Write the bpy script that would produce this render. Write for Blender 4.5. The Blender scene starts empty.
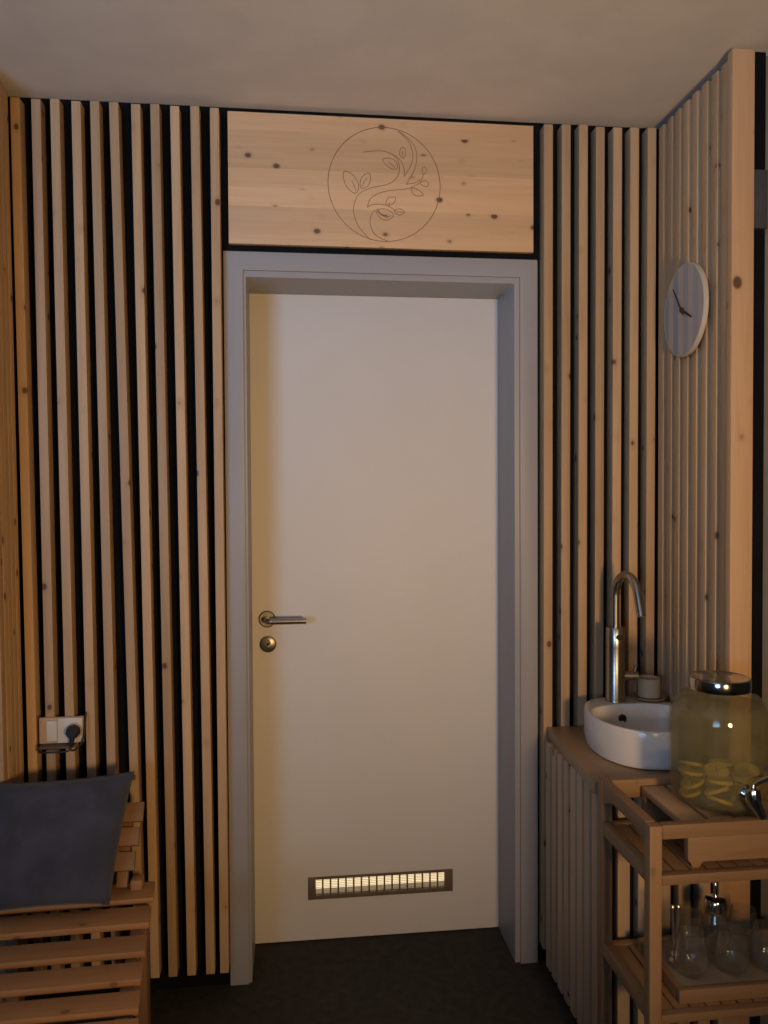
import bpy, bmesh, math, random
from mathutils import Vector, Matrix
random.seed(7)
S = bpy.context.scene
COL = S.collection

# ------------------------------------------------------------------ camera, light, exposure
yaw, pitch, roll = 0.1152, 0.0238, 0.0053
fw = Vector((math.sin(yaw)*math.cos(pitch), math.cos(yaw)*math.cos(pitch), -math.sin(pitch)))
rt = Vector((math.cos(yaw), -math.sin(yaw), 0))
dn = fw.cross(rt)
c_, s_ = math.cos(roll), math.sin(roll)
rt2 = c_*rt + s_*dn
dn2 = -s_*rt + c_*dn
cam_d = bpy.data.cameras.new('camera')
cam = bpy.data.objects.new('camera', cam_d); COL.objects.link(cam)
M = Matrix((( rt2.x, -dn2.x, -fw.x), (rt2.y, -dn2.y, -fw.y), (rt2.z, -dn2.z, -fw.z))).to_4x4()
M.translation = Vector((0.1763, -2.2527, 1.3884))
cam.matrix_world = M
cam_d.sensor_fit = 'HORIZONTAL'; cam_d.sensor_width = 36.0
cam_d.lens = 36.0*794.6/768
cam_d.clip_start = 0.05
S.camera = cam

W = bpy.data.worlds.new('world'); S.world = W; W.use_nodes = True
W.node_tree.nodes['Background'].inputs[0].default_value = (0.30, 0.42, 0.62, 1)
W.node_tree.nodes['Background'].inputs[1].default_value = 0.05

def area(name, loc, target, sx, sy, power, color, spread=180):
    l = bpy.data.lights.new(name, 'AREA'); l.shape = 'RECTANGLE'; l.size = sx; l.size_y = sy
    l.energy = power; l.color = color; l.spread = math.radians(spread)
    o = bpy.data.objects.new(name, l); COL.objects.link(o)
    o.location = loc
    o.rotation_euler = (Vector(target)-Vector(loc)).to_track_quat('-Z', 'Y').to_euler()
    return o
def point(name, loc, r, power, color):
    l = bpy.data.lights.new(name, 'POINT'); l.energy = power; l.color = color; l.shadow_soft_size = r
    o = bpy.data.objects.new(name, l); COL.objects.link(o); o.location = loc
    return o
def spot(name, loc, target, r, power, color, cone):
    l = bpy.data.lights.new(name, 'SPOT'); l.energy = power; l.color = color; l.shadow_soft_size = r
    l.spot_size = math.radians(cone); l.spot_blend = 1.0
    o = bpy.data.objects.new(name, l); COL.objects.link(o); o.location = loc
    o.rotation_euler = (Vector(target)-Vector(loc)).to_track_quat('-Z', 'Y').to_euler()
    return o
# daylight through the window in the rear wall, a warm room lamp, the lamp of the room behind the door
area('window_daylight', (-1.85, -4.72, 1.55), (0.3, 0, 3.6), 1.40, 1.25, 28, (0.36, 0.61, 1.0), 80)
spot('room_lamp', (0.88, -2.6, 1.10), (-0.08, 0, 1.85), 0.13, 117, (1.0, 0.61, 0.26), 120)
point('back_room_lamp', (0.45, 1.15, 1.7), 0.10, 84, (1.0, 0.84, 0.60))

S.view_settings.view_transform = 'Standard'
S.view_settings.look = 'None'
S.view_settings.exposure = 0.0
S.view_settings.gamma = 1.0
S.view_settings.use_curve_mapping = False
try:
    S.cycles.max_bounces = 10; S.cycles.transparent_max_bounces = 24
    S.cycles.sample_clamp_indirect = 4.0
    S.cycles.caustics_reflective = False; S.cycles.caustics_refractive = False
except Exception:
    pass

# ------------------------------------------------------------------ materials
def lin(c):
    return tuple(((v/255)/12.92 if v/255 <= 0.04045 else ((v/255+0.055)/1.055)**2.4) for v in c)
def new_mat(name):
    m = bpy.data.materials.new(name); m.use_nodes = True
    nt = m.node_tree; nt.nodes.clear()
    out = nt.nodes.new('ShaderNodeOutputMaterial')
    return m, nt, out
def N(nt, t, **kw):
    n = nt.nodes.new(t)
    for k, v in kw.items():
        if isinstance(k, str) and hasattr(n, k): setattr(n, k, v)
    return n
def mixc(nt, fac, a, b, blend='MIX'):
    n = nt.nodes.new('ShaderNodeMix'); n.data_type = 'RGBA'; n.blend_type = blend
    for sock, v in ((n.inputs[0], fac), (n.inputs[6], a), (n.inputs[7], b)):
        if hasattr(v, 'is_output') or isinstance(v, bpy.types.NodeSocket): nt.links.new(v, sock)
        elif isinstance(v, (int, float)): sock.default_value = v
        else: sock.default_value = (*v, 1)
    return n.outputs[2]
def math_(nt, op, a, b=None, c=None, clamp=False):
    n = nt.nodes.new('ShaderNodeMath'); n.operation = op; n.use_clamp = clamp
    for i, v in enumerate((a, b, c)):
        if v is None: continue
        if isinstance(v, (int, float)): n.inputs[i].default_value = v
        else: nt.links.new(v, n.inputs[i])
    return n.outputs[0]
def ramp(nt, v, lo, hi):
    n = nt.nodes.new('ShaderNodeMapRange'); n.interpolation_type = 'SMOOTHSTEP'
    nt.links.new(v, n.inputs[0]); n.inputs[1].default_value = lo; n.inputs[2].default_value = hi
    return n.outputs[0]

def pine(name, axis, base, dark, knots=1.0, rough=0.55, lamella=None, tone=0.18, kscale=14.0, kr=(0.075, 0.12)):
    """procedural softwood: grain along one axis, knots, tone that varies from piece to piece"""
    m, nt, out = new_mat(name)
    tc = N(nt, 'ShaderNodeTexCoord'); oi = N(nt, 'ShaderNodeObjectInfo')
    rnd = oi.outputs['Random']
    off = N(nt, 'ShaderNodeCombineXYZ')
    nt.links.new(math_(nt, 'MULTIPLY', rnd, 37.0), off.inputs[0])
    nt.links.new(math_(nt, 'MULTIPLY', rnd, 71.0), off.inputs[1])
    nt.links.new(math_(nt, 'MULTIPLY', rnd, 53.0), off.inputs[2])
    add = N(nt, 'ShaderNodeVectorMath'); add.operation = 'ADD'
    nt.links.new(tc.outputs['Object'], add.inputs[0]); nt.links.new(off.outputs[0], add.inputs[1])
    vec = add.outputs[0]
    tonev = rnd
    if lamella:
        la, lw = lamella
        sep = N(nt, 'ShaderNodeSeparateXYZ'); nt.links.new(tc.outputs['Object'], sep.inputs[0])
        cell = math_(nt, 'FLOOR', math_(nt, 'DIVIDE', sep.outputs['XYZ'.index(la)], lw))
        wn = N(nt, 'ShaderNodeTexWhiteNoise'); wn.noise_dimensions = '1D'
        nt.links.new(math_(nt, 'ADD', cell, 3.7), wn.inputs['W'])
        tonev = wn.outputs['Value']
        sc2 = N(nt, 'ShaderNodeVectorMath'); sc2.operation = 'SCALE'
        nt.links.new(wn.outputs['Color'], sc2.inputs[0]); sc2.inputs['Scale'].default_value = 5.0
        add2 = N(nt, 'ShaderNodeVectorMath'); add2.operation = 'ADD'
        nt.links.new(vec, add2.inputs[0]); nt.links.new(sc2.outputs[0], add2.inputs[1]); vec = add2.outputs[0]
    mp = N(nt, 'ShaderNodeMapping'); nt.links.new(vec, mp.inputs[0])
    s = [55, 55, 55]; s['xyz'.index(axis)] = 2.2; mp.inputs['Scale'].default_value = s
    n1 = N(nt, 'ShaderNodeTexNoise'); nt.links.new(mp.outputs[0], n1.inputs['Vector'])
    n1.inputs['Scale'].default_value = 1.6; n1.inputs['Detail'].default_value = 4; n1.inputs['Distortion'].default_value = 0.6
    grain = ramp(nt, n1.outputs['Fac'], 0.35, 0.75)
    mp2 = N(nt, 'ShaderNodeMapping'); nt.links.new(vec, mp2.inputs[0])
    s2 = [9, 9, 9]; s2['xyz'.index(axis)] = 0.9; mp2.inputs['Scale'].default_value = s2
    n2 = N(nt, 'ShaderNodeTexNoise'); nt.links.new(mp2.outputs[0], n2.inputs['Vector']); n2.inputs['Scale'].default_value = 1.0
    # knots
    mp3 = N(nt, 'ShaderNodeMapping'); nt.links.new(vec, mp3.inputs[0])
    s3 = [1, 1, 1]; s3['xyz'.index(axis)] = 0.75; mp3.inputs['Scale'].default_value = s3
    vo = N(nt, 'ShaderNodeTexVoronoi'); nt.links.new(mp3.outputs[0], vo.inputs['Vector']); vo.inputs['Scale'].default_value = kscale
    kn = math_(nt, 'SUBTRACT', 1.0, ramp(nt, vo.outputs['Distance'], kr[0], kr[1]))
    halo = math_(nt, 'SUBTRACT', 1.0, ramp(nt, vo.outputs['Distance'], 0.07, 0.28))
    col = mixc(nt, math_(nt, 'MULTIPLY', grain, 0.45), base, dark)
    col = mixc(nt, math_(nt, 'MULTIPLY', ramp(nt, n2.outputs['Fac'], 0.4, 0.75), 0.4), col, tuple(0.82*v for v in dark))
    tn = math_(nt, 'ADD', 1.0 - tone, math_(nt, 'MULTIPLY', tonev, 2*tone))
    cmb = N(nt, 'ShaderNodeCombineColor')
    for i in range(3): nt.links.new(tn, cmb.inputs[i])
    col = mixc(nt, 1.0, col, cmb.outputs[0], 'MULTIPLY')
    if knots > 0:
        col = mixc(nt, math_(nt, 'MULTIPLY', halo, 0.22*knots), col, (0.20, 0.085, 0.03))
        col = mixc(nt, math_(nt, 'MULTIPLY', kn, 0.85*knots), col, (0.065, 0.026, 0.012))
    b = N(nt, 'ShaderNodeBsdfPrincipled'); nt.links.new(col, b.inputs['Base Color'])
    b.inputs['Roughness'].default_value = rough
    bu = N(nt, 'ShaderNodeBump'); bu.inputs['Strength'].default_value = 0.12; bu.inputs['Distance'].default_value = 0.002
    nt.links.new(n1.outputs['Fac'], bu.inputs['Height']); nt.links.new(bu.outputs[0], b.inputs['Normal'])
    nt.links.new(b.outputs[0], out.inputs[0])
    return m

def plain(name, color, rough=0.5, metal=0.0, noise=0.0, nscale=20, bump=0.0, sheen=0.0, spec=None):
    m, nt, out = new_mat(name)
    b = N(nt, 'ShaderNodeBsdfPrincipled')
    tc = N(nt, 'ShaderNodeTexCoord')
    n = N(nt, 'ShaderNodeTexNoise'); nt.links.new(tc.outputs['Object'], n.inputs['Vector'])
    n.inputs['Scale'].default_value = nscale; n.inputs['Detail'].default_value = 5
    col = mixc(nt, ramp(nt, n.outputs['Fac'], 0.3, 0.7), tuple(v*(1-noise) for v in color), tuple(min(1, v*(1+noise)) for v in color))
    nt.links.new(col, b.inputs['Base Color'])
    b.inputs['Roughness'].default_value = rough; b.inputs['Metallic'].default_value = metal
    if spec is not None: b.inputs['Specular IOR Level'].default_value = spec
    if sheen: b.inputs['Sheen Weight'].default_value = sheen
    if bump:
        bu = N(nt, 'ShaderNodeBump'); bu.inputs['Strength'].default_value = bump; bu.inputs['Distance'].default_value = 0.004
        nt.links.new(n.outputs['Fac'], bu.inputs['Height']); nt.links.new(bu.outputs[0], b.inputs['Normal'])
    nt.links.new(b.outputs[0], out.inputs[0])
    return m

def thin_glass(name, tint, haze=0.0, haze_col=(0.5, 0.5, 0.4), rough=0.02, refl=1.0, streak=0.0):
    m, nt, out = new_mat(name)
    tr = N(nt, 'ShaderNodeBsdfTransparent'); tr.inputs[0].default_value = (*tint, 1)
    gl = N(nt, 'ShaderNodeBsdfGlossy'); gl.inputs['Roughness'].default_value = rough
    ge = N(nt, 'ShaderNodeNewGeometry'); dt = N(nt, 'ShaderNodeVectorMath'); dt.operation = 'DOT_PRODUCT'
    nt.links.new(ge.outputs['Incoming'], dt.inputs[0]); nt.links.new(ge.outputs['Normal'], dt.inputs[1])
    sch = math_(nt, 'ADD', 0.04, math_(nt, 'MULTIPLY', 0.96, math_(nt, 'POWER', math_(nt, 'SUBTRACT', 1.0, math_(nt, 'ABSOLUTE', dt.outputs['Value']), clamp=True), 5.0)))
    base = tr.outputs[0]
    if haze > 0:
        df = N(nt, 'ShaderNodeBsdfDiffuse'); df.inputs[0].default_value = (*haze_col, 1)
        tl = N(nt, 'ShaderNodeBsdfTranslucent'); tl.inputs[0].default_value = (*haze_col, 1)
        a = N(nt, 'ShaderNodeMixShader'); a.inputs[0].default_value = 0.5
        nt.links.new(df.outputs[0], a.inputs[1]); nt.links.new(tl.outputs[0], a.inputs[2])
        mx = N(nt, 'ShaderNodeMixShader'); nt.links.new(base, mx.inputs[1]); nt.links.new(a.outputs[0], mx.inputs[2])
        if streak > 0:
            tc = N(nt, 'ShaderNodeTexCoord'); no = N(nt, 'ShaderNodeTexNoise')
            nt.links.new(tc.outputs['Object'], no.inputs['Vector']); no.inputs['Scale'].default_value = 45; no.inputs['Detail'].default_value = 4
            nt.links.new(math_(nt, 'ADD', haze*(1-streak), math_(nt, 'MULTIPLY', ramp(nt, no.outputs['Fac'], 0.35, 0.7), 2*haze*streak)), mx.inputs[0])
        else:
            mx.inputs[0].default_value = haze
        base = mx.outputs[0]
    m2 = N(nt, 'ShaderNodeMixShader')
    nt.links.new(math_(nt, 'MULTIPLY', sch, refl, clamp=True), m2.inputs[0])
    nt.links.new(base, m2.inputs[1]); nt.links.new(gl.outputs[0], m2.inputs[2])
    nt.links.new(m2.outputs[0], out.inputs[0])
    return m

PB, PD = (0.56, 0.380, 0.215), (0.39, 0.238, 0.120)
pine_x = pine('pine_grain_x', 'x', PB, PD)
pine_y = pine('pine_grain_y', 'y', PB, PD)
pine_z = pine('pine_grain_z', 'z', PB, PD)
aged_z = pine('vanity_pine', 'z', (0.56, 0.39, 0.24), (0.40, 0.26, 0.15))
panel_m = pine('glued_pine_panel', 'x', (0.72, 0.47, 0.26), (0.60, 0.36, 0.18), lamella=('Z', 0.052), tone=0.12, knots=1.0, kscale=17.0, kr=(0.09, 0.16))
post_m = pine('post_pine', 'z', (0.68, 0.43, 0.235), (0.54, 0.315, 0.15), tone=0.04, kscale=12.0, kr=(0.10, 0.17))
oak_y = pine('worktop_oak', 'y', (0.40, 0.27, 0.16), (0.30, 0.19, 0.10), knots=0.4, rough=0.4)
cart_x = pine('cart_wood_x', 'x', (0.285, 0.172, 0.09), (0.205, 0.112, 0.054), knots=0.35, tone=0.12)
cart_y = pine('cart_wood_y', 'y', (0.285, 0.172, 0.09), (0.205, 0.112, 0.054), knots=0.35, tone=0.12)
cart_z = pine('cart_wood_z', 'z', (0.285, 0.172, 0.09), (0.205, 0.112, 0.054), knots=0.35, tone=0.12)
pale_y = pine('pale_tray_wood_y', 'y', (0.58, 0.40, 0.24), (0.46, 0.29, 0.16), knots=0.2, tone=0.08)
chair_x = pine('chair_wood_x', 'x', (0.36, 0.19, 0.085), (0.26, 0.128, 0.053), knots=0.6, tone=0.12)
chair_y = pine('chair_wood_y', 'y', (0.26, 0.140, 0.066), (0.20, 0.10, 0.045), knots=0.3, tone=0.10)
chair_z = pine('chair_wood_z', 'z', (0.26, 0.140, 0.066), (0.20, 0.10, 0.045), knots=0.3, tone=0.10)
chair_dark = pine('chair_back_wood', 'x', (0.24, 0.125, 0.055), (0.18, 0.088, 0.036), knots=0.4, tone=0.10)
dark_wood = pine('dark_ledge_wood', 'x', (0.10, 0.065, 0.04), (0.07, 0.045, 0.027), knots=0, tone=0.05)
black_m = plain('black_backing', (0.005, 0.0055, 0.007), rough=0.85, noise=0.25, nscale=6, spec=0.15)
ceil_m = plain('ceiling_plaster', (0.70, 0.69, 0.67), rough=0.9, noise=0.04, nscale=8, bump=0.05)
wall_m = plain('wall_plaster', (0.26, 0.235, 0.20), rough=0.9, noise=0.04, nscale=8, bump=0.05)
grey_wall_m = plain('grey_wall_plaster', (0.20, 0.19, 0.175), rough=0.9, noise=0.05, nscale=10, bump=0.05)
spacer_m = plain('dark_spacer', (0.055, 0.055, 0.06), rough=0.8, noise=0.1)
floor_m = plain('dark_floor', (0.020, 0.018, 0.016), rough=0.75, noise=0.35, nscale=35, bump=0.25)
tile_m = plain('pale_floor', (0.80, 0.76, 0.66), rough=0.6, noise=0.03)
frame_m = plain('grey_door_frame_paint', (0.34, 0.335, 0.345), rough=0.45, noise=0.03, nscale=3)
leaf_m = plain('cream_door_paint', (0.70, 0.67, 0.63), rough=0.5, noise=0.015, nscale=4)
grille_m = plain('brown_grille_metal', (0.16, 0.125, 0.095), rough=0.5, metal=0.2, noise=0.1)
steel_m = plain('brushed_steel', (0.44, 0.41, 0.37), rough=0.27, metal=1.0, noise=0.06, nscale=60)
dark_steel = plain('dull_steel', (0.30, 0.27, 0.23), rough=0.35, metal=1.0, noise=0.1, nscale=60)
chrome_m = plain('chrome', (0.80, 0.80, 0.80), rough=0.10, metal=1.0, noise=0.02)
lid_m = plain('polished_lid_steel', (0.42, 0.40, 0.37), rough=0.12, metal=1.0, noise=0.05)
silver_m = plain('silver', (0.92, 0.91, 0.88), rough=0.28, metal=1.0, noise=0.02)
ceramic_m = plain('white_ceramic', (0.72, 0.70, 0.68), rough=0.18, noise=0.01)
black_pl = plain('black_plastic', (0.012, 0.012, 0.014), rough=0.45, noise=0.1)
white_pl = plain('white_plastic', (0.66, 0.62, 0.56), rough=0.35, noise=0.02)
cream_m = plain('cream_wax', (0.46, 0.37, 0.25), rough=0.6, noise=0.06)
fabric_m = plain('blue_grey_cotton', (0.041, 0.047, 0.080), rough=0.95, noise=0.22, nscale=14, bump=0.25, sheen=0.15)
engrave_m = plain('burnt_engraving', (0.26, 0.145, 0.075), rough=0.8, noise=0.2)
hand_m = plain('brown_clock_hand', (0.05, 0.032, 0.022), rough=0.5, noise=0.1)
rim_m = pine('clock_rim_wood', 'z', (0.62, 0.55, 0.46), (0.52, 0.44, 0.35), knots=0, tone=0.02)
stone_m = plain('grey_tray_top', (0.235, 0.20, 0.165), rough=0.35, noise=0.12, nscale=30)
lemon_rind = plain('lemon_rind', (0.85, 0.62, 0.06), rough=0.4, noise=0.1, nscale=60)
lemon_flesh = plain('lemon_flesh', (0.88, 0.70, 0.16), rough=0.4, noise=0.2, nscale=90)
cucumber_m = plain('cucumber_skin', (0.06, 0.09, 0.02), rough=0.4, noise=0.2, nscale=40)
glass_m = thin_glass('clear_glass', (0.96, 0.96, 0.95), haze=0.05, haze_col=(0.75, 0.73, 0.68), refl=2.0)
jar_m = thin_glass('misted_jar_glass', (0.97, 0.97, 0.93), haze=0.14, haze_col=(0.46, 0.45, 0.33), rough=0.04, refl=0.7, streak=0.4)
water_m = thin_glass('lemon_water', (0.91, 0.885, 0.72), haze=0.31, haze_col=(0.40, 0.355, 0.19), rough=0.1, refl=0.0)
pane_m = thin_glass('window_pane_glass', (0.97, 0.98, 0.98))

def clock_mat():
    m, nt, out = new_mat('striped_clock_face')
    tc = N(nt, 'ShaderNodeTexCoord'); sep = N(nt, 'ShaderNodeSeparateXYZ'); nt.links.new(tc.outputs['Object'], sep.inputs[0])
    wn = N(nt, 'ShaderNodeTexWhiteNoise'); wn.noise_dimensions = '1D'
    nt.links.new(math_(nt, 'FLOOR', math_(nt, 'DIVIDE', math_(nt, 'ADD', sep.outputs[1], 0.51), 0.030)), wn.inputs['W'])
    mp = N(nt, 'ShaderNodeMapping'); nt.links.new(tc.outputs['Object'], mp.inputs[0]); mp.inputs['Scale'].default_value = (60, 60, 3)
    no = N(nt, 'ShaderNodeTexNoise'); nt.links.new(mp.outputs[0], no.inputs['Vector'])
    c = mixc(nt, ramp(nt, wn.outputs['Value'], 0.2, 0.8), (0.40, 0.43, 0.47), (0.68, 0.58, 0.49))
    c = mixc(nt, math_(nt, 'MULTIPLY', no.outputs['Fac'], 0.3), c, (0.28, 0.25, 0.23))
    b = N(nt, 'ShaderNodeBsdfPrincipled'); nt.links.new(c, b.inputs['Base Color']); b.inputs['Roughness'].default_value = 0.6
    nt.links.new(b.outputs[0], out.inputs[0])
    return m
clock_m = clock_mat()

# ------------------------------------------------------------------ mesh helpers
class MB:
    def __init__(s): s.bm = bmesh.new()
    def box(s, a, b, bev=0.0015):
        x0, y0, z0 = a; x1, y1, z1 = b
        return s.hexa([(x0,y0,z0),(x1,y0,z0),(x1,y1,z0),(x0,y1,z0)], [(x0,y0,z1),(x1,y0,z1),(x1,y1,z1),(x0,y1,z1)], bev)
    def hexa(s, lo, hi, bev=0.0015):
        t = bmesh.new()
        v = [t.verts.new(p) for p in lo] + [t.verts.new(p) for p in hi]
        for f in ((3,2,1,0),(4,5,6,7),(0,1,5,4),(1,2,6,5),(2,3,7,6),(3,0,4,7)): t.faces.new([v[i] for i in f])
        bmesh.ops.recalc_face_normals(t, faces=t.faces)
        if bev: bmesh.ops.bevel(t, geom=list(t.edges), offset=bev, segments=2, affect='EDGES', profile=0.6)
        s.merge(t); return s
    def merge(s, t):
        me = bpy.data.meshes.new('tmp'); t.to_mesh(me); t.free(); s.bm.from_mesh(me); bpy.data.meshes.remove(me)
    def prism(s, pts, ax, a, b, bev=0.0):
        """outline pts (2-D) extruded along axis ax from a to b"""
        t = bmesh.new()
        def P(p, h):
            q = list(p); q.insert(ax, h); return q
        A = [t.verts.new(P(p, a)) for p in pts]; B = [t.verts.new(P(p, b)) for p in pts]
        t.faces.new(A); t.faces.new(B[::-1])
        n = len(pts)
        for i in range(n): t.faces.new((A[i], A[(i+1) % n], B[(i+1) % n], B[i]))
        bmesh.ops.recalc_face_normals(t, faces=t.faces)
        if bev: bmesh.ops.bevel(t, geom=list(t.edges), offset=bev, segments=2, affect='EDGES', profile=0.6)
        s.merge(t); return s
    def lathe(s, prof, c, axis='z', n=48, closed=False):
        """profile [(r, h)...] about an axis through c; a zero radius closes the end"""
        t = bmesh.new(); rings = []
        def P(r, h, a):
            u, v = r*math.cos(a), r*math.sin(a)
            return {'z': (c[0]+u, c[1]+v, c[2]+h), 'y': (c[0]+u, c[1]+h, c[2]+v), 'x': (c[0]+h, c[1]+u, c[2]+v)}[axis]
        for r, h in prof:
            rings.append([t.verts.new(P(0, h, 0))] if r < 1e-6 else [t.verts.new(P(r, h, 2*math.pi*i/n)) for i in range(n)])
        pairs = list(zip(rings, rings[1:]))
        if closed: pairs.append((rings[-1], rings[0]))
        for A, B in pairs:
            for i in range(n):
                j = (i+1) % n
                if len(A) == 1 and len(B) == 1: continue
                if len(A) == 1: t.faces.new((A[0], B[i], B[j]))
                elif len(B) == 1: t.faces.new((A[i], A[j], B[0]))
                else: t.faces.new((A[i], A[j], B[j], B[i]))
        bmesh.ops.recalc_face_normals(t, faces=t.faces)
        s.merge(t); return s
    def cyl(s, c, r, h0, h1, axis='z', n=40, bev=0.001):
        return s.lathe([(0, h0), (r-bev, h0), (r, h0+bev), (r, h1-bev), (r-bev, h1), (0, h1)], c, axis, n)
    def tube(s, pts, r, n=12, cap=True):
        t = bmesh.new(); pts = [Vector(p) for p in pts]
        rr = r if isinstance(r, (list, tuple)) else [r]*len(pts)
        rings = []; up = None
        for i, p in enumerate(pts):
            d = (pts[min(i+1, len(pts)-1)] - pts[max(i-1, 0)]).normalized()
            if up is None: up = d.orthogonal().normalized()
            else: up = (up - d*up.dot(d)).normalized()
            w = d.cross(up)
            rings.append([t.verts.new(p + rr[i]*(math.cos(2*math.pi*k/n)*up + math.sin(2*math.pi*k/n)*w)) for k in range(n)])
        for A, B in zip(rings, rings[1:]):
            for k in range(n): t.faces.new((A[k], A[(k+1) % n], B[(k+1) % n], B[k]))
        if cap: t.faces.new(rings[0][::-1]); t.faces.new(rings[-1])
        bmesh.ops.recalc_face_normals(t, faces=t.faces)
        s.merge(t); return s
    def build(s, name, mat, parent=None, smooth=None, loc=None):
        me = bpy.data.meshes.new(name)
        off = Vector((0, 0, 0))
        p = parent
        while p is not None: off += p.location; p = p.parent
        if loc is not None:
            off += Vector(loc)
        bmesh.ops.translate(s.bm, verts=s.bm.verts, vec=-off)
        s.bm.to_mesh(me); s.bm.free()
        me.materials.append(mat)
        o = bpy.data.objects.new(name, me); COL.objects.link(o)
        if loc is not None: o.location = loc
        if parent is not None: o.parent = parent
        me.polygons.foreach_set('use_smooth', [True]*len(me.polygons))
        me.set_sharp_from_angle(angle=math.radians(smooth if smooth else 35))
        return o
def box(a, b, bev=0.0015): return MB().box(a, b, bev)
def spline(pts, k=8, closed=False):
    pts = [Vector(p) for p in pts]; n = len(pts); out = []
    g = (lambda i: pts[i % n]) if closed else (lambda i: pts[max(0, min(n-1, i))])
    for i in range(n if closed else n-1):
        a, b, c, d = g(i-1), g(i), g(i+1), g(i+2)
        for j in range(k):
            t = j/k
            out.append(0.5*((2*b) + (c-a)*t + (2*a-5*b+4*c-d)*t*t + (3*b-a-3*c+d)*t*t*t))
    out.append(pts[0].copy() if closed else pts[-1]); return out
def thing(name, loc, label=None, cat=None, group=None):
    o = bpy.data.objects.new(name, None); COL.objects.link(o); o.location = loc; o.empty_display_size = 0.05
    return tag(o, label, cat, group)
def tag(o, label=None, cat=None, group=None):
    if label: o['label'] = label
    if cat: o['category'] = cat
    if group: o['group'] = group
    return o
def struct(o): o['kind'] = 'structure'; return o
def copy_tree(o, parent=None):
    c = o.copy(); COL.objects.link(c)
    if parent is not None: c.parent = parent
    for ch in list(o.children): copy_tree(ch, c)
    return c

# ------------------------------------------------------------------ the setting
CZ = 2.455
def holed(x0, x1, z0, z1, hx0, hx1, hz0, hz1, y0, y1):
    m = MB()
    if hx0 > x0: m.box((x0, y0, z0), (hx0, y1, z1), 0)
    if x1 > hx1: m.box((hx1, y0, z0), (x1, y1, z1), 0)
    if hz1 < z1: m.box((hx0, y0, hz1), (hx1, y1, z1), 0)
    if hz0 > z0: m.box((hx0, y0, z0), (hx1, y1, hz0), 0)
    return m
RX0, RX1, RY0 = -2.6, 2.6, -4.8
struct(box((RX0, RY0, -0.08), (RX1, 0.44, 0.0), 0).build('floor', floor_m))
struct(box((RX0, RY0, CZ), (RX1, 0.24, CZ+0.08), 0).build('ceiling', ceil_m))
struct(holed(-0.66, 1.33, 0, CZ, 0.0, 0.89, 0, 2.06, 0.002, 0.24).build('wall_back', black_m))
struct(box((-0.72, -0.205, 0), (-0.60, 0.24, CZ), 0).build('wall_left', black_m))
struct(box((1.275, -0.415, 0), (1.33, 0.24, CZ), 0).build('wall_right', black_m))
struct(box((1.33, -0.40, 0), (RX1, -0.28, CZ), 0).build('wall_right_front', grey_wall_m))
struct(box((RX0, -0.20, 0), (-0.72, -0.08, CZ), 0).build('wall_left_front', wall_m))
struct(box((RX0-0.1, RY0, 0), (RX0, -0.08, CZ), 0).build('wall_left_side', wall_m))
struct(box((RX1, RY0, 0), (RX1+0.1, -0.28, CZ), 0).build('wall_right_side', wall_m))
struct(holed(RX0, RX1, 0, CZ, -2.56, -1.14, 0.9, 2.2, RY0-0.1, RY0).build('wall_rear', wall_m))
wf = MB()
for a, b in (((-2.56, -4.84, 0.9), (-2.51, -4.79, 2.2)), ((-1.19, -4.84, 0.9), (-1.14, -4.79, 2.2)),
             ((-2.51, -4.84, 2.15), (-1.19, -4.79, 2.2)), ((-2.51, -4.84, 0.9), (-1.19, -4.79, 0.95))): wf.box(a, b, 0.003)
win = struct(wf.build('window_1', white_pl))
box((-2.52, -4.82, 0.94), (-1.18, -4.812, 2.16), 0).build('pane', pane_m, win)
# the lit room beyond the door
struct(box((-0.66, 0.24, -0.08), (1.33, 2.4, -0.002), 0).build('floor_beyond', tile_m))
struct(box((-0.66, 2.4, 0), (1.33, 2.5, CZ), 0).build('wall_beyond', tile_m))
struct(box((-0.76, 0.24, 0), (-0.66, 2.4, CZ), 0).build('wall_beyond_left', wall_m))
struct(box((1.33, 0.24, 0), (1.43, 2.4, CZ), 0).build('wall_beyond_right', wall_m))
struct(box((-0.76, 0.24, CZ), (1.43, 2.5, CZ+0.08), 0).build('ceiling_beyond', ceil_m))

# door: leaf with frame, handle, lock rosette and ventilation grille
GX0, GX1, GZ0, GZ1 = 0.216, 0.671, 0.131, 0.2005
leaf = holed(0.035, 0.855, 0.004, 2.02, GX0+0.018, GX1-0.018, GZ0+0.008, GZ1-0.006, 0.191, 0.231).build('door_1', leaf_m, None, loc=(0.445, 0.21, 0.0))
struct(leaf)
fr = MB()
ZT = 2.06
fr.prism([(-0.007, 0), (0.046, 0), (0.046, 2.009), (0.835, 2.009), (0.835, 0), (0.886, 0), (0.886, ZT), (-0.007, ZT)], 1, -0.006, 0.0015, 0.0015)
fr.prism([(0, 0), (0.0535, 0), (0.0535, 1.992), (0.820, 1.992), (0.820, 0), (0.89, 0), (0.89, ZT), (0, ZT)], 1, 0.0015, 0.190, 0.002)
fr.build('door_frame', frame_m, leaf)
h = MB().lathe([(0, -0.0065), (0.022, -0.0065), (0.0255, -0.004), (0.0255, 0.0), (0, 0.0)], (0.098, 0.191, 1.006), 'y').build('handle_rosette', dark_steel, leaf)
lv = MB().tube(spline([(0.098, 0.188, 1.006), (0.098, 0.160, 1.006), (0.1005, 0.146, 1.006), (0.109, 0.140, 1.006), (0.125, 0.139, 1.0055), (0.216, 0.139, 1.0055)], 6), 0.0095, 16)
lv.build('door_handle', steel_m, leaf)
k = MB().lathe([(0, -0.0065), (0.021, -0.0065), (0.025, -0.004), (0.025, 0.0), (0, 0.0)], (0.100, 0.191, 0.929), 'y').build('lock_rosette', dark_steel, leaf)
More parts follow.
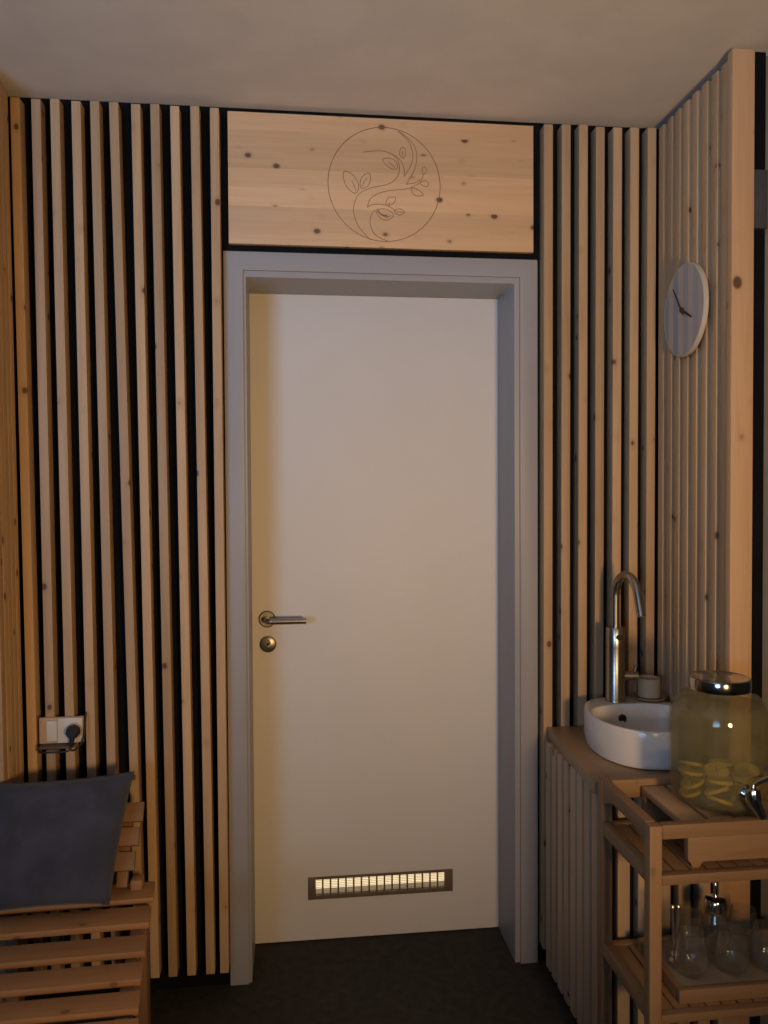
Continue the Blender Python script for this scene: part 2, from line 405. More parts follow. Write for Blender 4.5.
kc = MB().cyl((0.100, 0.1845, 0.934), 0.0085, -0.004, 0.001, 'y', 24, 0.0005).box((0.0955, 0.1805, 0.916), (0.1045, 0.1855, 0.934), 0.001)
kc.build('lock_cylinder', steel_m, k)
gr = MB()
sx0, sx1, sz0, sz1 = GX0+0.024, GX1-0.027, GZ0+0.013, GZ1-0.008
gr.box((GX0, 0.187, GZ0), (sx0, 0.191, GZ1), 0.0008); gr.box((sx1, 0.187, GZ0), (GX1, 0.191, GZ1), 0.0008)
gr.box((sx0, 0.187, GZ0), (sx1, 0.191, sz0), 0.0008); gr.box((sx0, 0.187, sz1), (sx1, 0.191, GZ1), 0.0008)
npit = (sx1-sx0+0.005)/17
for i in range(1, 17):
    xx = sx0 + i*npit - 0.005
    gr.box((xx, 0.187, sz0), (xx+0.005, 0.191, sz1), 0.0005)
for i in range(1, 9):
    zz = sz0 + (sz1-sz0)*i/9
    gr.box((sx0, 0.1925, zz-0.0003), (sx1, 0.1940, zz+0.0003), 0)
gr.box((GX0+0.0185, 0.1955, GZ0+0.0082), (GX1-0.0185, 0.2305, GZ0+0.0128), 0)
g_ = gr.build('ventilation_grille', grille_m, leaf)

# ------------------------------------------------------------------ slat cladding
def slat(x0t, x0l, w, y0, y1, z0, z1, mat, parent, name='slat'):
    f = lambda z: x0l + (x0t-x0l)*(z-1.08)/(2.43-1.08)
    m = MB(); a, b = f(z0), f(z1)
    m.hexa([(a,y0,z0),(a+w,y0,z0),(a+w,y1,z0),(a,y1,z0)], [(b,y0,z1),(b+w,y0,z1),(b+w,y1,z1),(b,y1,z1)], 0.0018)
    return m.build(name, mat, parent)
ZB, ZTOP = 0.058, 2.436
cl = thing('slat_cladding', (-0.28, -0.02, ZB), 'upright pine battens with wide black gaps on the back wall left of the door', 'wall cladding')
for a, b in zip([-.552,-.499,-.451,-.397,-.349,-.300,-.243,-.193,-.141,-.088,-.036], [-.538,-.489,-.439,-.385,-.334,-.277,-.230,-.181,-.130,-.078,-.034]):
    slat(a, b, 0.0238, -0.04, 0.002, ZB, ZTOP + random.uniform(-.003, .003), pine_z, cl)
cr = thing('slat_cladding', (1.06, -0.02, ZB), 'seven upright pine battens between the door frame and the corner behind the tap', 'wall cladding')
for a in (.896, .948, .999, 1.049, 1.101, 1.152, 1.204):
    slat(a, a-0.002, 0.0260, -0.04, 0.002, ZB, ZTOP + random.uniform(-.003, .003), pine_z, cr)
def yslat(x0, x1, y, w, z0, z1, mat, parent, name='slat'):
    return box((x0, y-w, z0), (x1, y, z1), 0.0018).build(name, mat, parent)
rl = thing('slat_cladding', (1.25, -0.22, ZB), 'close-set greyish battens on the short right side wall behind the round clock', 'wall cladding')
for y in (-.051, -.100, -.146, -.193, -.240, -.289, -.338, -.384):
    yslat(1.232, 1.275, y, 0.030, ZB, 2.431, pine_z, rl)
box((1.230, -0.440, ZB), (1.287, -0.4155, 2.446), 0.003).build('end_post', post_m, rl)
box((1.2875, -0.432, 2.025), (1.326, -0.4155, 2.165), 0.001).build('spacer_block', spacer_m, rl)
ll = thing('slat_cladding', (-0.58, -0.12, ZB), 'warm pine battens on the left side wall at the left edge of the picture', 'wall cladding')
LT, LB = -0.5555, -0.5375
for y in (-.0445, -.0745, -.1045, -.1345, -.1645):
    P = [(-0.60, y-0.0285), (LB, y-0.0285), (LB, y), (-0.60, y)]; Q = [(-0.60, y-0.0285), (LT, y-0.0285), (LT, y), (-0.60, y)]
    MB().hexa([(*p, ZB) for p in P], [(*p, 2.446) for p in Q], 0.0018).build('slat', pine_z, ll)

# ------------------------------------------------------------------ engraved board over the door
PZ0, PZ1, PY = 2.078, 2.438, -0.016
board = thing('wooden_sign', (0.4425, 0.0, PZ0), 'wide pine board above the door with a circular engraving of a leafy tree', 'sign')
box((0.009, PY, PZ0), (0.872, 0.002, PZ1), 0.002).build('board', panel_m, board)
def emb(p): return (0.283 + (p[0]-73)/612*0.317, PY - 0.0001, 2.413 - (p[1]-72)/620*0.317 + 0.0000)
em = MB()
def line(pts, closed=False, w=0.0009, k=6):
    em.tube(spline([emb(p) for p in pts], k, closed), w, 6)
line([(379+306*math.cos(a), 382+310*math.sin(a)) for a in [2*math.pi*i/48 for i in range(48)]], True, 0.0010, 2)
line([(300,686),(240,620),(212,550),(215,490),(240,440),(300,405),(380,385),(430,360),(457,320),(460,280),(450,245),(420,215),(370,200),(320,203),(265,210)])
line([(400,692),(330,660),(302,610),(300,570),(315,535),(345,515)])
line([(285,510),(300,465),(340,435),(400,415),(480,405),(530,390),(570,365),(590,330)])
line([(285,510),(310,495),(360,490),(405,502),(440,525)])
line([(455,90),(510,140),(533,200),(528,260),(490,332)])
line([(460,90),(530,145),(556,210),(545,290),(498,376)])
line([(395,205),(440,225),(472,255),(488,300),(485,335)])
line([(498,376),(545,366),(575,345)])
line([(160,320),(205,335),(235,380),(235,420),(215,435),(180,410),(160,370)], True); line([(203,370),(215,400),(225,422)])
line([(298,325),(300,370),(280,400),(250,405),(248,365),(268,335)], True); line([(285,350),(268,372),(255,398)])
line([(370,245),(420,240),(450,270),(440,297),(400,285)], True); line([(400,255),(437,290)])
line([(470,180),(490,180),(495,215),(480,235),(463,215)], True); line([(480,195),(478,228)])
line([(528,395),(565,405),(592,430),(560,438),(535,425)], True)
line([(575,370),(600,352),(622,368),(605,385)], True)
line([(590,280),(608,285),(605,310),(588,315)], True); line([(590,330),(592,315)])
line([(385,485),(400,455),(438,450),(430,480),(405,492)], True); line([(405,500),(405,480)])
line([(435,520),(465,512),(487,530),(465,545),(440,538)], True); line([(445,528),(480,530)])
line([(335,530),(370,515),(415,530),(425,555),(390,575),(355,565)], True); line([(342,530),(365,548),(395,552)], False, 0.0020); line([(350,540),(385,560),(410,550)])
em.build('engraved_emblem', engrave_m, board)['label'] = 'circular line engraving of a curving tree with leaves'

# ------------------------------------------------------------------ clock
ck = thing('wall_clock', (1.232, -0.243, 1.868), 'round wooden wall clock with grey striped face hanging on the right side battens', 'clock')
CC = (1.232, -0.243, 1.868)
MB().lathe([(0, 0.0), (0.03, 0.0), (0.03, -0.0085), (0.117, -0.0085), (0.121, -0.0105), (0.122, -0.013), (0.122, -0.0215), (0.1195, -0.0235), (0.1175, -0.0235), (0.1170, -0.022), (0, -0.022)], CC, 'x', 72).build('clock_case', rim_m, ck)
MB().lathe([(0, -0.0232), (0.1172, -0.0232), (0.1172, -0.0215), (0, -0.0215)], CC, 'x', 72).build('clock_face', clock_m, ck)
def hand(dy, dz, w, name, x):
    v = Vector((0, dy, dz)); l = v.length; v.normalize(); n_ = Vector((0, -v.z, v.y))
    b0 = Vector((0, CC[1], CC[2])) - v*0.016
    e = Vector((0, CC[1]+dy, CC[2]+dz))
    pts = [b0 + n_*w, e + n_*w*0.6, e - n_*w*0.6, b0 - n_*w]
    MB().prism([(p.y, p.z) for p in pts], 0, x, x-0.0016, 0.0003).build(name, hand_m, ck)
hand(0.052, 0.068, 0.0032, 'minute_hand', CC[0]-0.0275)
hand(-0.056, -0.029, 0.0040, 'hour_hand', CC[0]-0.0252)
MB().cyl(CC, 0.007, -0.030, -0.022, 'x', 20, 0.0006).build('hub', hand_m, ck)

ck.rotation_euler = (0, 0, math.radians(-3.2))
# ------------------------------------------------------------------ wall socket and plug
so = thing('wall_socket', (-0.447, -0.04, 0.71), 'flat wooden socket strip with pale switch plate set across the left battens above the cushion', 'socket')
box((-0.500, -0.050, 0.7225), (-0.386, -0.040, 0.792), 0.001).build('mounting_plate', pale_y, so)
box((-0.480, -0.056, 0.730), (-0.4530, -0.050, 0.784), 0.0015).build('switch_plate', white_pl, so)
box((-0.4520, -0.056, 0.724), (-0.387, -0.050, 0.791), 0.0015).build('socket_plate', white_pl, so)
PX, PZ = -0.408, 0.757
MB().lathe([(0, -0.058), (0.018, -0.058), (0.0205, -0.060), (0.0215, -0.056), (0.0215, -0.055), (0, -0.055)], (PX, 0, PZ), 'y', 40).build('socket_ring', white_pl, so)
box((-0.493, -0.082, 0.716), (-0.408, -0.040, 0.7220), 0.002).build('ledge', dark_wood, so)['label'] = 'dark little ledge under the switches'
pg = thing('power_plug', (PX, -0.062, PZ), 'black round power plug with looping cable in the wall socket', 'plug')
MB().lathe([(0, -0.082), (0.012, -0.082), (0.0160, -0.079), (0.0175, -0.072), (0.0175, -0.0605), (0, -0.0605)], (PX, 0, PZ), 'y', 32).tube([(PX, -0.074, PZ-0.006), (PX-0.001, -0.076, PZ-0.020), (PX-0.002, -0.078, PZ-0.032)], [0.008, 0.0065, 0.0042], 14).build('plug_body', black_pl, pg)
MB().tube(spline([(PX-0.002, -0.078, PZ-0.030), (PX-0.003, -0.086, PZ-0.042), (PX+0.008, -0.082, PZ-0.044), (PX+0.022, -0.070, PZ-0.030), (PX+0.0275, -0.060, PZ-0.006), (PX+0.0285, -0.056, PZ+0.022), (PX+0.0290, -0.048, PZ+0.046)], 8), 0.0027, 10).tube(spline([(PX-0.003, -0.086, PZ-0.042), (PX-0.016, -0.090, PZ-0.046), (PX-0.050, -0.088, PZ-0.047), (PX-0.072, -0.086, PZ-0.047), (PX-0.086, -0.075, PZ-0.048), (PX-0.090, -0.048, PZ-0.05)], 8), 0.0027, 10).build('cable', black_pl, pg)

# ------------------------------------------------------------------ slatted chair
ch = thing('slatted_chair', (-0.36, -0.45, 0.0), 'low wooden lounge chair of broad brown slats at the left below the wall socket', 'chair')
ZS = 0.40
rows = [(-.189, -.290, -.179), (-.310, -.404, -.168), (-.438, -.521, -.155), (-.544, -.622, -.145), (-.643, -.717, -.1315), (-.729, -.795, -.119)]
for i, (ya, yb, xr_) in enumerate(rows):
    th = 0.015; xl = -0.530; yb += 0.015
    xa, xb = xr_, xr_ + (ya-yb)*0.115
    sl = 0.045
    m = MB()
    lo = [(xl, yb-0.012, ZS-th), (xb, yb, ZS-th), (xa, ya, ZS-th), (xl, ya-0.012, ZS-th)]
    hi = [(xl, yb-0.012, ZS), (xb, yb, ZS), (xa, ya, ZS), (xl, ya-0.012, ZS)]
    m.hexa(lo, hi, 0.003).build('seat_slat', chair_x, ch)
for xr0, xr1 in ((-0.528, -0.528), (-0.222, -0.160)):
    z0, z1 = ZS-0.042, ZS-0.0155
    m = MB(); P = [(xr1, -0.800), (xr1+0.030, -0.800), (xr0+0.030, -0.19), (xr0, -0.19)]
    m.hexa([(*p, z0) for p in P], [(*p, z1) for p in P], 0.003).build('side_rail', chair_y, ch)
    box((xr1, -0.795, 0.0), (xr1+0.030, -0.750, z0-0.0005), 0.003).build('leg', chair_z, ch)
    box((xr0, -0.245, 0.0), (xr0+0.030, -0.200, z0-0.0005), 0.003).build('leg', chair_z, ch)
# reclining back: three visible slats on two posts
bu_ = Vector((0, 0.10, 0.165)).normalized(); bn = Vector((0, -bu_.z, bu_.y))
def back_slab(x0, x1, s0, s1, t0, t1, name, mat, bev=0.003):
    o = Vector((0, -0.258, 0.4215))
    q = lambda s, t: o + bu_*s + bn*t
    P = [q(s0, t0), q(s1, t0), q(s1, t1), q(s0, t1)]
    m = MB()
    m.hexa([(x0, p.y, p.z) for p in P], [(x1, p.y, p.z) for p in P], bev).build(name, mat, ch)
for s0, s1, xr_ in ((0.036, 0.080, -.219), (0.093, 0.138, -.214), (0.150, 0.198, -.208)):
    back_slab(-0.530, xr_, s0, s1, 0.0, 0.014, 'back_slat', chair_dark)
for x0 in (-0.525, -0.262):
    back_slab(x0, x0+0.026, 0.0, 0.192, -0.022, -0.0005, 'back_post', chair_y)
box((-0.232, -0.240, ZS+0.0005), (-0.202, -0.205, ZS+0.028), 0.006).build('hinge_block', chair_x, ch)

# cushion leaning against the chair back
cu = MB(); t = bmesh.new(); n = 28
BL, BR, TR, TL = Vector((-0.560, -0.335, 0.413)), Vector((-0.262, -0.325, 0.414)), Vector((-0.228, -0.185, 0.684)), Vector((-0.556, -0.228, 0.684))
nrm = (BR-BL).cross(TL-BL).normalized()
grid = {}
for side in (1, -1):
    for i in range(n+1):
        for j in range(n+1):
            u, v = i/n, j/n
            edge = i in (0, n) or j in (0, n)
            if side == -1 and edge: grid[(side, i, j)] = grid[(1, i, j)]; continue
            a, b = 2*u-1, 2*v-1
            pin_u = 1 - 0.03*(1-b*b)*max(0, a)**3
            pin_v = 1 - 0.045*(1-a*a)*abs(b)**3
            uu, vv = 0.5+0.5*a*pin_u, 0.5+0.5*b*pin_v
            p = (BL*(1-uu)+BR*uu)*(1-vv) + (TL*(1-uu)+TR*uu)*vv
            th = 0.046*max(0, (1-a**4)*(1-b**4))**0.55
            th += 0.0035*math.sin(9*u+4*v)*math.sin(7*v-3*u+1)*(1-a*a)*(1-b*b)
            grid[(side, i, j)] = t.verts.new(p + nrm*th*side + Vector((0, 0, 0.0)))
    for i in range(n):
        for j in range(n):
            f = [grid[(side, i, j)], grid[(side, i+1, j)], grid[(side, i+1, j+1)], grid[(side, i, j+1)]]
            t.faces.new(f if side == 1 else f[::-1])
bmesh.ops.recalc_face_normals(t, faces=t.faces)
cu.merge(t)
tag(cu.build('cushion', fabric_m, None, smooth=80, loc=(-0.40, -0.30, 0.42)), 'dark blue-grey square cushion leaning on the slatted chair', 'cushion')

# ------------------------------------------------------------------ vanity
VX, VT = 0.885, 0.682
va = thing('vanity_cabinet', (1.06, -0.27, 0.0), 'batten-clad washstand cabinet in the right corner under the wooden worktop', 'cabinet')
box((0.915, -0.442, 0.10), (1.230, -0.043, VT-0.001), 0.001).build('carcass', black_m, va)
for i in range(8):
    y = -0.085 - i*0.0495
    yslat(VX, 0.9145, y, 0.034, 0.04, VT-0.0005, aged_z, va)
for i in range(6):
    x = 0.934 + i*0.0505
    box((x, -0.472, 0.04), (x+0.030, -0.4425, VT-0.0005), 0.0018).build('slat', aged_z, va)
box((0.9155, -0.43, 0.0), (1.22, -0.06, 0.0995), 0.001).build('plinth', black_m, va)
ct = MB()
ct.prism([(0.903, -0.0415), (1.2290, -0.0415), (1.2290, -0.480), (0.873, -0.480)], 2, VT, 0.711, 0.002)
tag(ct.build('worktop', oak_y, None, loc=(1.05, -0.27, VT)), 'brown wooden worktop carrying the white basin', 'worktop')

# basin: D-shaped bowl with a flat tap ledge at the back
BCx, BCy, ZC, ZR = 1.085, -0.275, 0.7112, 0.808
def outline(rx, ryf, ryb, cy, n=72, ef=2.3, eb=4.5):
    pts = []
    for i in range(n):
        a = 2*math.pi*i/n; c, s_2 = math.cos(a), math.sin(a)
        e = ef if s_2 < 0 else eb
        ry = ryf if s_2 < 0 else ryb
        # blend the exponents at the sides
        pts.append((BCx + rx*math.copysign(abs(c)**(2/e), c), cy + ry*math.copysign(abs(s_2)**(2/e), s_2)))
    return pts
def loft(levels, cap0=True, cap1=True):
    m = MB(); t = bmesh.new(); rings = []
    for pts, z in levels: rings.append([t.verts.new((p[0], p[1], z)) for p in pts])
    for A, B in zip(rings, rings[1:]):
        k_ = len(A)
        for i in range(k_): t.faces.new((A[i], A[(i+1) % k_], B[(i+1) % k_], B[i]))
    if cap0: t.faces.new(rings[0][::-1])
    if cap1: t.faces.new(rings[-1])
    bmesh.ops.recalc_face_normals(t, faces=t.faces)
    m.merge(t); return m
o_ = lambda d, cy=BCy: outline(0.140-d, 0.168-d, 0.180-d, cy, ef=2.3, eb=2.3)
i_ = lambda d: outline(0.132-d, 0.160-d, 0.094-d, BCy, ef=2.3, eb=2.3)
ba = loft([(o_(0.012), ZC), (o_(0.006), ZC+0.004), (o_(0.001), ZC+0.03), (o_(0.0), ZR-0.006), (o_(0.002), ZR-0.001), (o_(0.005), ZR),
           (i_(-0.001), ZR), (i_(0.002), ZR-0.003), (i_(0.006), ZR-0.03), (i_(0.020), ZC+0.028), (i_(0.045), ZC+0.018), (i_(0.08), ZC+0.014)])
bas = tag(ba.build('washbasin', ceramic_m, None, smooth=40, loc=(BCx, BCy, ZC)), 'small white ceramic washbasin standing on the worktop in the corner', 'basin')
MB().lathe([(0.0, -0.0025), (0.007, -0.0025), (0.0105, -0.0035), (0.0120, -0.0015), (0.0120, 0.002), (0, 0.002)], (1.066, -0.1900, 0.770), 'y', 24).build('overflow_hole', black_pl, bas)
MB().cyl((BCx, BCy, ZC+0.014), 0.022, 0.0, 0.004).build('drain', chrome_m, bas)

# tap
FX, FY, FZ = 1.066, -0.142, 0.8085
tp = thing('basin_tap', (FX, FY, FZ), 'tall brushed steel tap with swan-neck spout on the back of the basin', 'tap')
MB().lathe([(0, 0), (0.0275, 0), (0.0275, 0.003), (0.0262, 0.005), (0.0262, 0.150), (0.0254, 0.1505), (0.0254, 0.1525), (0.0262, 0.153), (0.0262, 0.203), (0.0250, 0.205), (0, 0.205)], (FX, FY, FZ), 'z', 40).build('tap_body', steel_m, tp)
d = Vector((0.10, -0.99, 0)).normalized()
sp = [Vector((FX, FY, FZ+0.203)), Vector((FX, FY, FZ+0.292))]
R_ = 0.060
for i in range(1, 15):
    a = math.pi*(i/14)*0.93
    sp.append(Vector((FX, FY, FZ+0.292)) + d*(R_*(1-math.cos(a))) + Vector((0, 0, R_*1.05*math.sin(a))))
last = sp[-1]; dirn = (sp[-1]-sp[-2]).normalized(); sp.append(last+dirn*0.055)
MB().tube(sp, 0.0115, 18).build('spout', steel_m, tp)
MB().cyl((FX, FY-0.0262, FZ+0.180), 0.0085, -0.0025, 0.002, 'y', 20, 0.0006).build('sensor', black_pl, tp)
hd = MB().tube([(FX+0.021, FY-0.004, 0.878), (FX+0.060, FY-0.012, 0.878)], 0.0125, 20).tube([(FX+0.052, FY-0.011, 0.888), (FX+0.055, FY-0.012, 0.908)], 0.0042, 12)
hd.build('handle', dark_steel, tp)

# dish and cup behind the basin
CX_, CY_ = 1.166, -0.140
tag(MB().lathe([(0, 0), (0.034, 0), (0.044, 0.004), (0.046, 0.009), (0.044, 0.009), (0.036, 0.0055), (0, 0.005)], (CX_, CY_, 0.8085), 'z', 40).build('soap_dish', oak_y, None, loc=(CX_, CY_, 0.8085)), 'shallow round wooden dish on the basin edge under the cream cup', 'dish')
tag(MB().lathe([(0, 0), (0.027, 0), (0.030, 0.003), (0.031, 0.052), (0.0295, 0.054), (0.027, 0.052), (0.026, 0.044), (0, 0.044)], (CX_, CY_+0.002, 0.8140), 'z', 40).build('cup', cream_m, None, loc=(CX_, CY_+0.002, 0.8140)), 'short cream cup standing in a dish between tap and side wall', 'cup')

# ------------------------------------------------------------------ trolley
X0, X1, Y0, Y1 = 0.873, 1.375, -0.770, -0.499
tr = thing('serving_trolley', ((X0+X1)/2, (Y0+Y1)/2, 0), 'brown slatted wooden trolley in front of the washstand', 'trolley')
L = 0.0255
ZTT = 0.7275
for x in (X0, X1-L):
    box((x, Y0, 0.0), (x+L, Y0+L, ZTT-0.001), 0.002).build('leg', cart_z, tr)
    box((x, Y1-L, 0.0), (x+L, Y1, ZTT-0.001), 0.002).build('leg', cart_z, tr)
    # arched top side rail
    a, b = Y0+L+0.0005, Y1-L-0.0005; pts = [(a, ZTT), (a, ZTT-0.052)]
    for i in range(1, 10):
        u = i/10; pts.append((a+(b-a)*u, ZTT-0.052+0.022*min(1, 4.5*min(u, 1-u))))
    pts += [(b, ZTT-0.052), (b, ZTT)]
    MB().prism(pts, 0, x+0.002, x+L-0.002, 0.0015).build('top_rail', cart_y, tr)
    for z0, z1 in ((0.606, 0.636), (0.327, 0.356)):
        box((x+0.002, a, z0), (x+L-0.002, b, z1), 0.0015).build('side_rail', cart_y, tr)
def rail(y0, y1, z0, z1, name): box((X0+L+0.0005, y0, z0), (X1-L-0.0005, y1, z1), 0.002).build(name, cart_x, tr)
rail(Y0+0.001, Y0+0.021, 0.699, ZTT, 'top_rail')
rail(Y1-0.021, Y1-0.001, 0.685, ZTT, 'top_rail')
for z0, z1 in ((0.6065, 0.6268), (0.3275, 0.3455)):
    rail(Y0+0.001, Y0+0.021, z0, z1, 'shelf_rail'); rail(Y1-0.021, Y1-0.001, z0, z1, 'shelf_rail')
    nsl = 13; wd = (X1-X0-2*L-0.004)/nsl
    for i in range(nsl):
        xa = X0+L+0.002+i*wd
        box((xa+0.002, Y0+0.0215, z1-0.012), (xa+wd-0.002, Y1-0.0215, z1-0.0005), 0.0012).build('shelf_slat', cart_y, tr)

# raised tray on the upper shelf
st = thing('raised_tray', (1.12, -0.655, 0.627), 'slatted wooden tray on the top of the trolley under the drinks jar', 'tray')
RX_0, RX_1, RY_0, RY_1, RZ = 0.966, 1.330, -0.7445, -0.528, 0.714
for i in range(6):
    xa = RX_0 + i*(RX_1-RX_0)/6
    box((xa, RY_0, RZ-0.016), (xa+0.052, RY_1, RZ), 0.0025).build('tray_slat', pale_y, st)
for y0 in (RY_0, RY_1-0.018):
    MB().prism([(RX_0, RZ-0.0165), (RX_0, 0.642), (RX_0+0.006, 0.637), (RX_0+0.010, 0.6268), (RX_0+0.024, 0.6268), (RX_0+0.032, 0.638), (RX_1-0.032, 0.638), (RX_1-0.024, 0.6268), (RX_1-0.010, 0.6268), (RX_1-0.006, 0.637), (RX_1, 0.642), (RX_1, RZ-0.0165)], 1, y0, y0+0.018, 0.0015).build('end_board', cart_x, st)

# lower tray
lt = thing('serving_tray', (1.12, -0.645, 0.346), 'flat wooden tray with grey top holding glasses on the lower shelf of the trolley', 'tray')
TX0, TX1, TY0, TY1 = 0.950, 1.320, -0.742, -0.545
box((TX0+0.014, TY0+0.014, 0.350), (TX1-0.014, TY1-0.014, 0.3725), 0.002).build('tray_top', stone_m, lt)
for y0 in (TY0, TY1-0.0135): box((TX0, y0, 0.3462), (TX1, y0+0.0135, 0.3745), 0.002).build('tray_edge', cart_x, lt)
for x0 in (TX0, TX1-0.0135): box((x0, TY0+0.0138, 0.3462), (x0+0.0135, TY1-0.0138, 0.3745), 0.002).build('tray_edge', cart_y, lt)

# ------------------------------------------------------------------ drinks jar
JX, JY, JZ = 1.099, -0.625, RZ + 0.0006
ja = thing('drinks_dispenser', (JX, JY, JZ), 'big misted glass drinks jar with metal lid and tap on the trolley', 'drinks jar')
outer = [(0, 0), (0.078, 0), (0.092, 0.004), (0.100, 0.016), (0.103, 0.040), (0.104, 0.10), (0.104, 0.175), (0.102, 0.198), (0.094, 0.218), (0.080, 0.231), (0.065, 0.236), (0.0598, 0.241), (0.0592, 0.257)]
inner = [(0.0565, 0.257), (0.0570, 0.240), (0.0625, 0.2325), (0.078, 0.2265), (0.091, 0.214), (0.0985, 0.196), (0.1005, 0.175), (0.1005, 0.10), (0.0995, 0.041), (0.096, 0.018), (0.088, 0.009), (0.076, 0.0065), (0, 0.0065)]
MB().lathe(outer+inner, (JX, JY, JZ), 'z', 64).build('glass_jar', jar_m, ja)
lid = MB().lathe([(0, 0.2585), (0.0600, 0.2585), (0.0608, 0.2575), (0.0608, 0.2450), (0.0635, 0.2445), (0.0640, 0.249), (0.0640, 0.266), (0.0628, 0.2690), (0.0600, 0.2705), (0.0560, 0.2690), (0.020, 0.2705), (0, 0.2705)], (JX, JY, JZ), 'z', 64).build('lid', lid_m, ja)
tap_d = Vector((0.06, -1.0, 0)).normalized(); sd = Vector((-tap_d.y, tap_d.x, 0)); UP = Vector((0, 0, 1))
b0 = Vector((JX-0.004, JY, JZ+0.050)) + tap_d*0.1010
tpm = MB().tube([b0, b0+tap_d*0.005, b0+tap_d*0.0055, b0+tap_d*0.018, b0+tap_d*0.022], [0.020, 0.019, 0.0125, 0.0125, 0.015], 20)
tpm.tube([b0+tap_d*0.022+UP*0.018, b0+tap_d*0.022+UP*0.0165, b0+tap_d*0.024, b0+tap_d*0.026+sd*0.001-UP*0.010, b0+tap_d*0.033+sd*0.007-UP*0.024, b0+tap_d*0.036+sd*0.011-UP*0.036], [0.009, 0.0145, 0.0170, 0.0150, 0.0112, 0.0098], 20)
tpj = tpm.build('spigot', chrome_m, ja)
MB().tube([b0+tap_d*0.022+UP*0.016, b0+tap_d*0.022+UP*0.026, b0+tap_d*0.020+sd*0.010+UP*0.030, b0+tap_d*0.016+sd*0.040+UP*0.036], [0.0065, 0.006, 0.0055, 0.0060], 12).build('spigot_lever', chrome_m, tpj)
tag(MB().lathe([(0, 0.0075), (0.075, 0.0075), (0.087, 0.010), (0.0945, 0.019), (0.0985, 0.042), (0.0995, 0.10), (0.0995, 0.175), (0.0975, 0.1955), (0.090, 0.213), (0, 0.213)], (JX, JY, JZ), 'z', 56).build('lemon_water', water_m, None, loc=(JX, JY, JZ+0.0075)), 'cloudy yellow lemon water filling the drinks jar', 'drink')
def lemon_slice():
    r = thing('lemon_slice', (0, 0, 0))
    MB().lathe([(0.021, -0.0035), (0.0255, -0.0035), (0.0265, 0), (0.0255, 0.0035), (0.021, 0.0035)], (0, 0, 0), 'z', 28, True).build('rind', lemon_rind, r)
    m = MB()
    for q in range(8):
        a0, a1 = 2*math.pi*q/8+0.06, 2*math.pi*(q+1)/8-0.06
        m.prism([(0.003*math.cos((a0+a1)/2), 0.003*math.sin((a0+a1)/2))] + [(0.0207*math.cos(a0+(a1-a0)*s/4), 0.0207*math.sin(a0+(a1-a0)*s/4)) for s in range(5)], 2, -0.0030, 0.0030, 0.0006)
    m.build('flesh', lemon_flesh, r)
    return r
ls = lemon_slice()
rl_ = random.Random(3)
cnt = 0
for lev, (zz, rr, nn) in enumerate(((0.021, 0.062, 6), (0.021, 0.0, 1), (0.041, 0.063, 6), (0.041, 0.003, 1), (0.061, 0.063, 6), (0.062, 0.006, 1))):
    for q in range(nn):
        o = ls if cnt == 0 else copy_tree(ls)
        cnt += 1
        a = 2*math.pi*(q+0.5*(lev % 2))/nn + rl_.uniform(-.1, .1)
        o.location = (JX+rr*math.cos(a), JY+rr*math.sin(a), JZ+zz+rl_.uniform(0, .002))
        o.rotation_euler = (rl_.uniform(0.15, 0.42), rl_.uniform(-.15, .15), rl_.uniform(0, 6.28))
        tag(o, 'yellow lemon slice sunk at the bottom of the drinks jar', 'lemon slice', 'lemon slices in the drinks jar')
for q, (a, zz) in enumerate(((-2.25, 0.014), (-1.35, 0.013))):
    o = MB().lathe([(0, -0.004), (0.019, -0.004), (0.021, 0), (0.019, 0.004), (0, 0.004)], (0, 0, 0), 'z', 28).build('cucumber_slice', cucumber_m)
    o.location = (JX+0.074*math.cos(a), JY+0.074*math.sin(a), JZ+zz+0.007); o.rotation_euler = (0.35, 0.2, a)
    tag(o, ('dark green slice at the bottom left of the drinks jar' if q == 0 else 'dark green slice at the jar bottom beside the metal spigot'), 'cucumber slice')

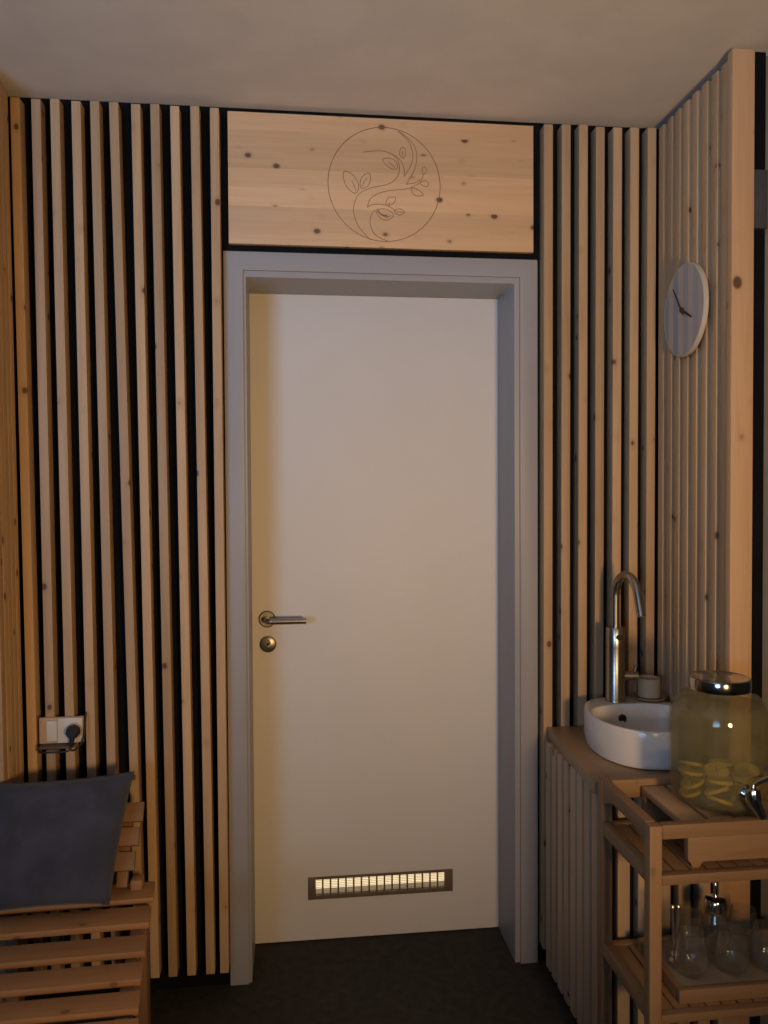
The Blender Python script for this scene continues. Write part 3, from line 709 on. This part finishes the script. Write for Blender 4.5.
# ------------------------------------------------------------------ glassware on the lower tray
GZ = 0.3730
def tumbler(x, y, label, k=1.0):
    out = [(0, 0), (0.017, 0), (0.021, 0.0015), (0.031, 0.012), (0.0365, 0.027), (0.0365, 0.040), (0.0325, 0.060), (0.0290, 0.078), (0.0275, 0.090)]
    inn = [(0.0262, 0.0905), (0.0275, 0.078), (0.0308, 0.060), (0.0346, 0.040), (0.0346, 0.029), (0.0290, 0.016), (0.018, 0.009), (0, 0.008)]
    o = MB().lathe([(r*k, h*k) for r, h in out+inn], (x, y, GZ), 'z', 40).build('tumbler', glass_m, None, loc=(x, y, GZ))
    tag(o, label, 'glass', 'rounded glasses on the tray')
tumbler(1.003, -0.690, 'rounded clear glass at the front left corner of the lower tray')
tumbler(1.092, -0.690, 'rounded clear glass at the front of the lower tray, between two other front glasses')
tumbler(1.174, -0.688, 'rounded clear glass at the right picture edge on the lower tray')
tumbler(1.045, -0.602, 'rounded clear glass in the back row left of the steel-topped carafe', 0.92)
tumbler(1.172, -0.600, 'rounded clear glass in the back row right of the steel-topped carafe', 0.92)
# carafe
KX, KY = 1.105, -0.602
ca = thing('carafe', (KX, KY, GZ), 'glass carafe with a shiny steel pouring top standing on the lower tray', 'carafe')
MB().lathe([(0, 0), (0.030, 0), (0.0325, 0.004), (0.032, 0.045), (0.026, 0.066), (0.021, 0.080), (0.0195, 0.080), (0.0245, 0.065), (0.030, 0.045), (0.0305, 0.006), (0, 0.006)], (KX, KY, GZ), 'z', 40).build('bottle', glass_m, ca)
MB().lathe([(0, 0.0803), (0.0235, 0.0803), (0.0245, 0.084), (0.0245, 0.103), (0.0215, 0.110), (0.008, 0.113), (0.0045, 0.118), (0.0042, 0.138), (0.0058, 0.142), (0.0042, 0.147), (0, 0.148)], (KX, KY, GZ), 'z', 36).build('pouring_top', chrome_m, ca)
# tongs standing upright
TGX, TGY = 0.992, -0.640
tg = thing('serving_tongs', (TGX, TGY, GZ), 'slim silver tongs standing upright at the left of the lower tray', 'tongs')
for s in (-1, 1):
    MB().tube(spline([(TGX+s*0.0030, TGY, GZ+0.014), (TGX+s*0.0032, TGY, GZ+0.034), (TGX+s*0.0048, TGY, GZ+0.062), (TGX+s*0.0064, TGY, GZ+0.104), (TGX+s*0.0066, TGY, GZ+0.117)], 6), [0.0028]*24+[0.0034], 12).lathe([(0, -0.0050), (0.0035, -0.0035), (0.0052, 0), (0.0035, 0.0035), (0, 0.0050)], (TGX+s*0.0066, TGY, GZ+0.119), 'z', 18).build('arm', silver_m, tg)
MB().lathe([(0, 0), (0.012, 0), (0.0125, 0.003), (0.007, 0.007), (0.0055, 0.012), (0.009, 0.016), (0.0065, 0.020), (0, 0.021)], (TGX, TGY, GZ), 'z', 28).build('tongs_end', silver_m, tg)
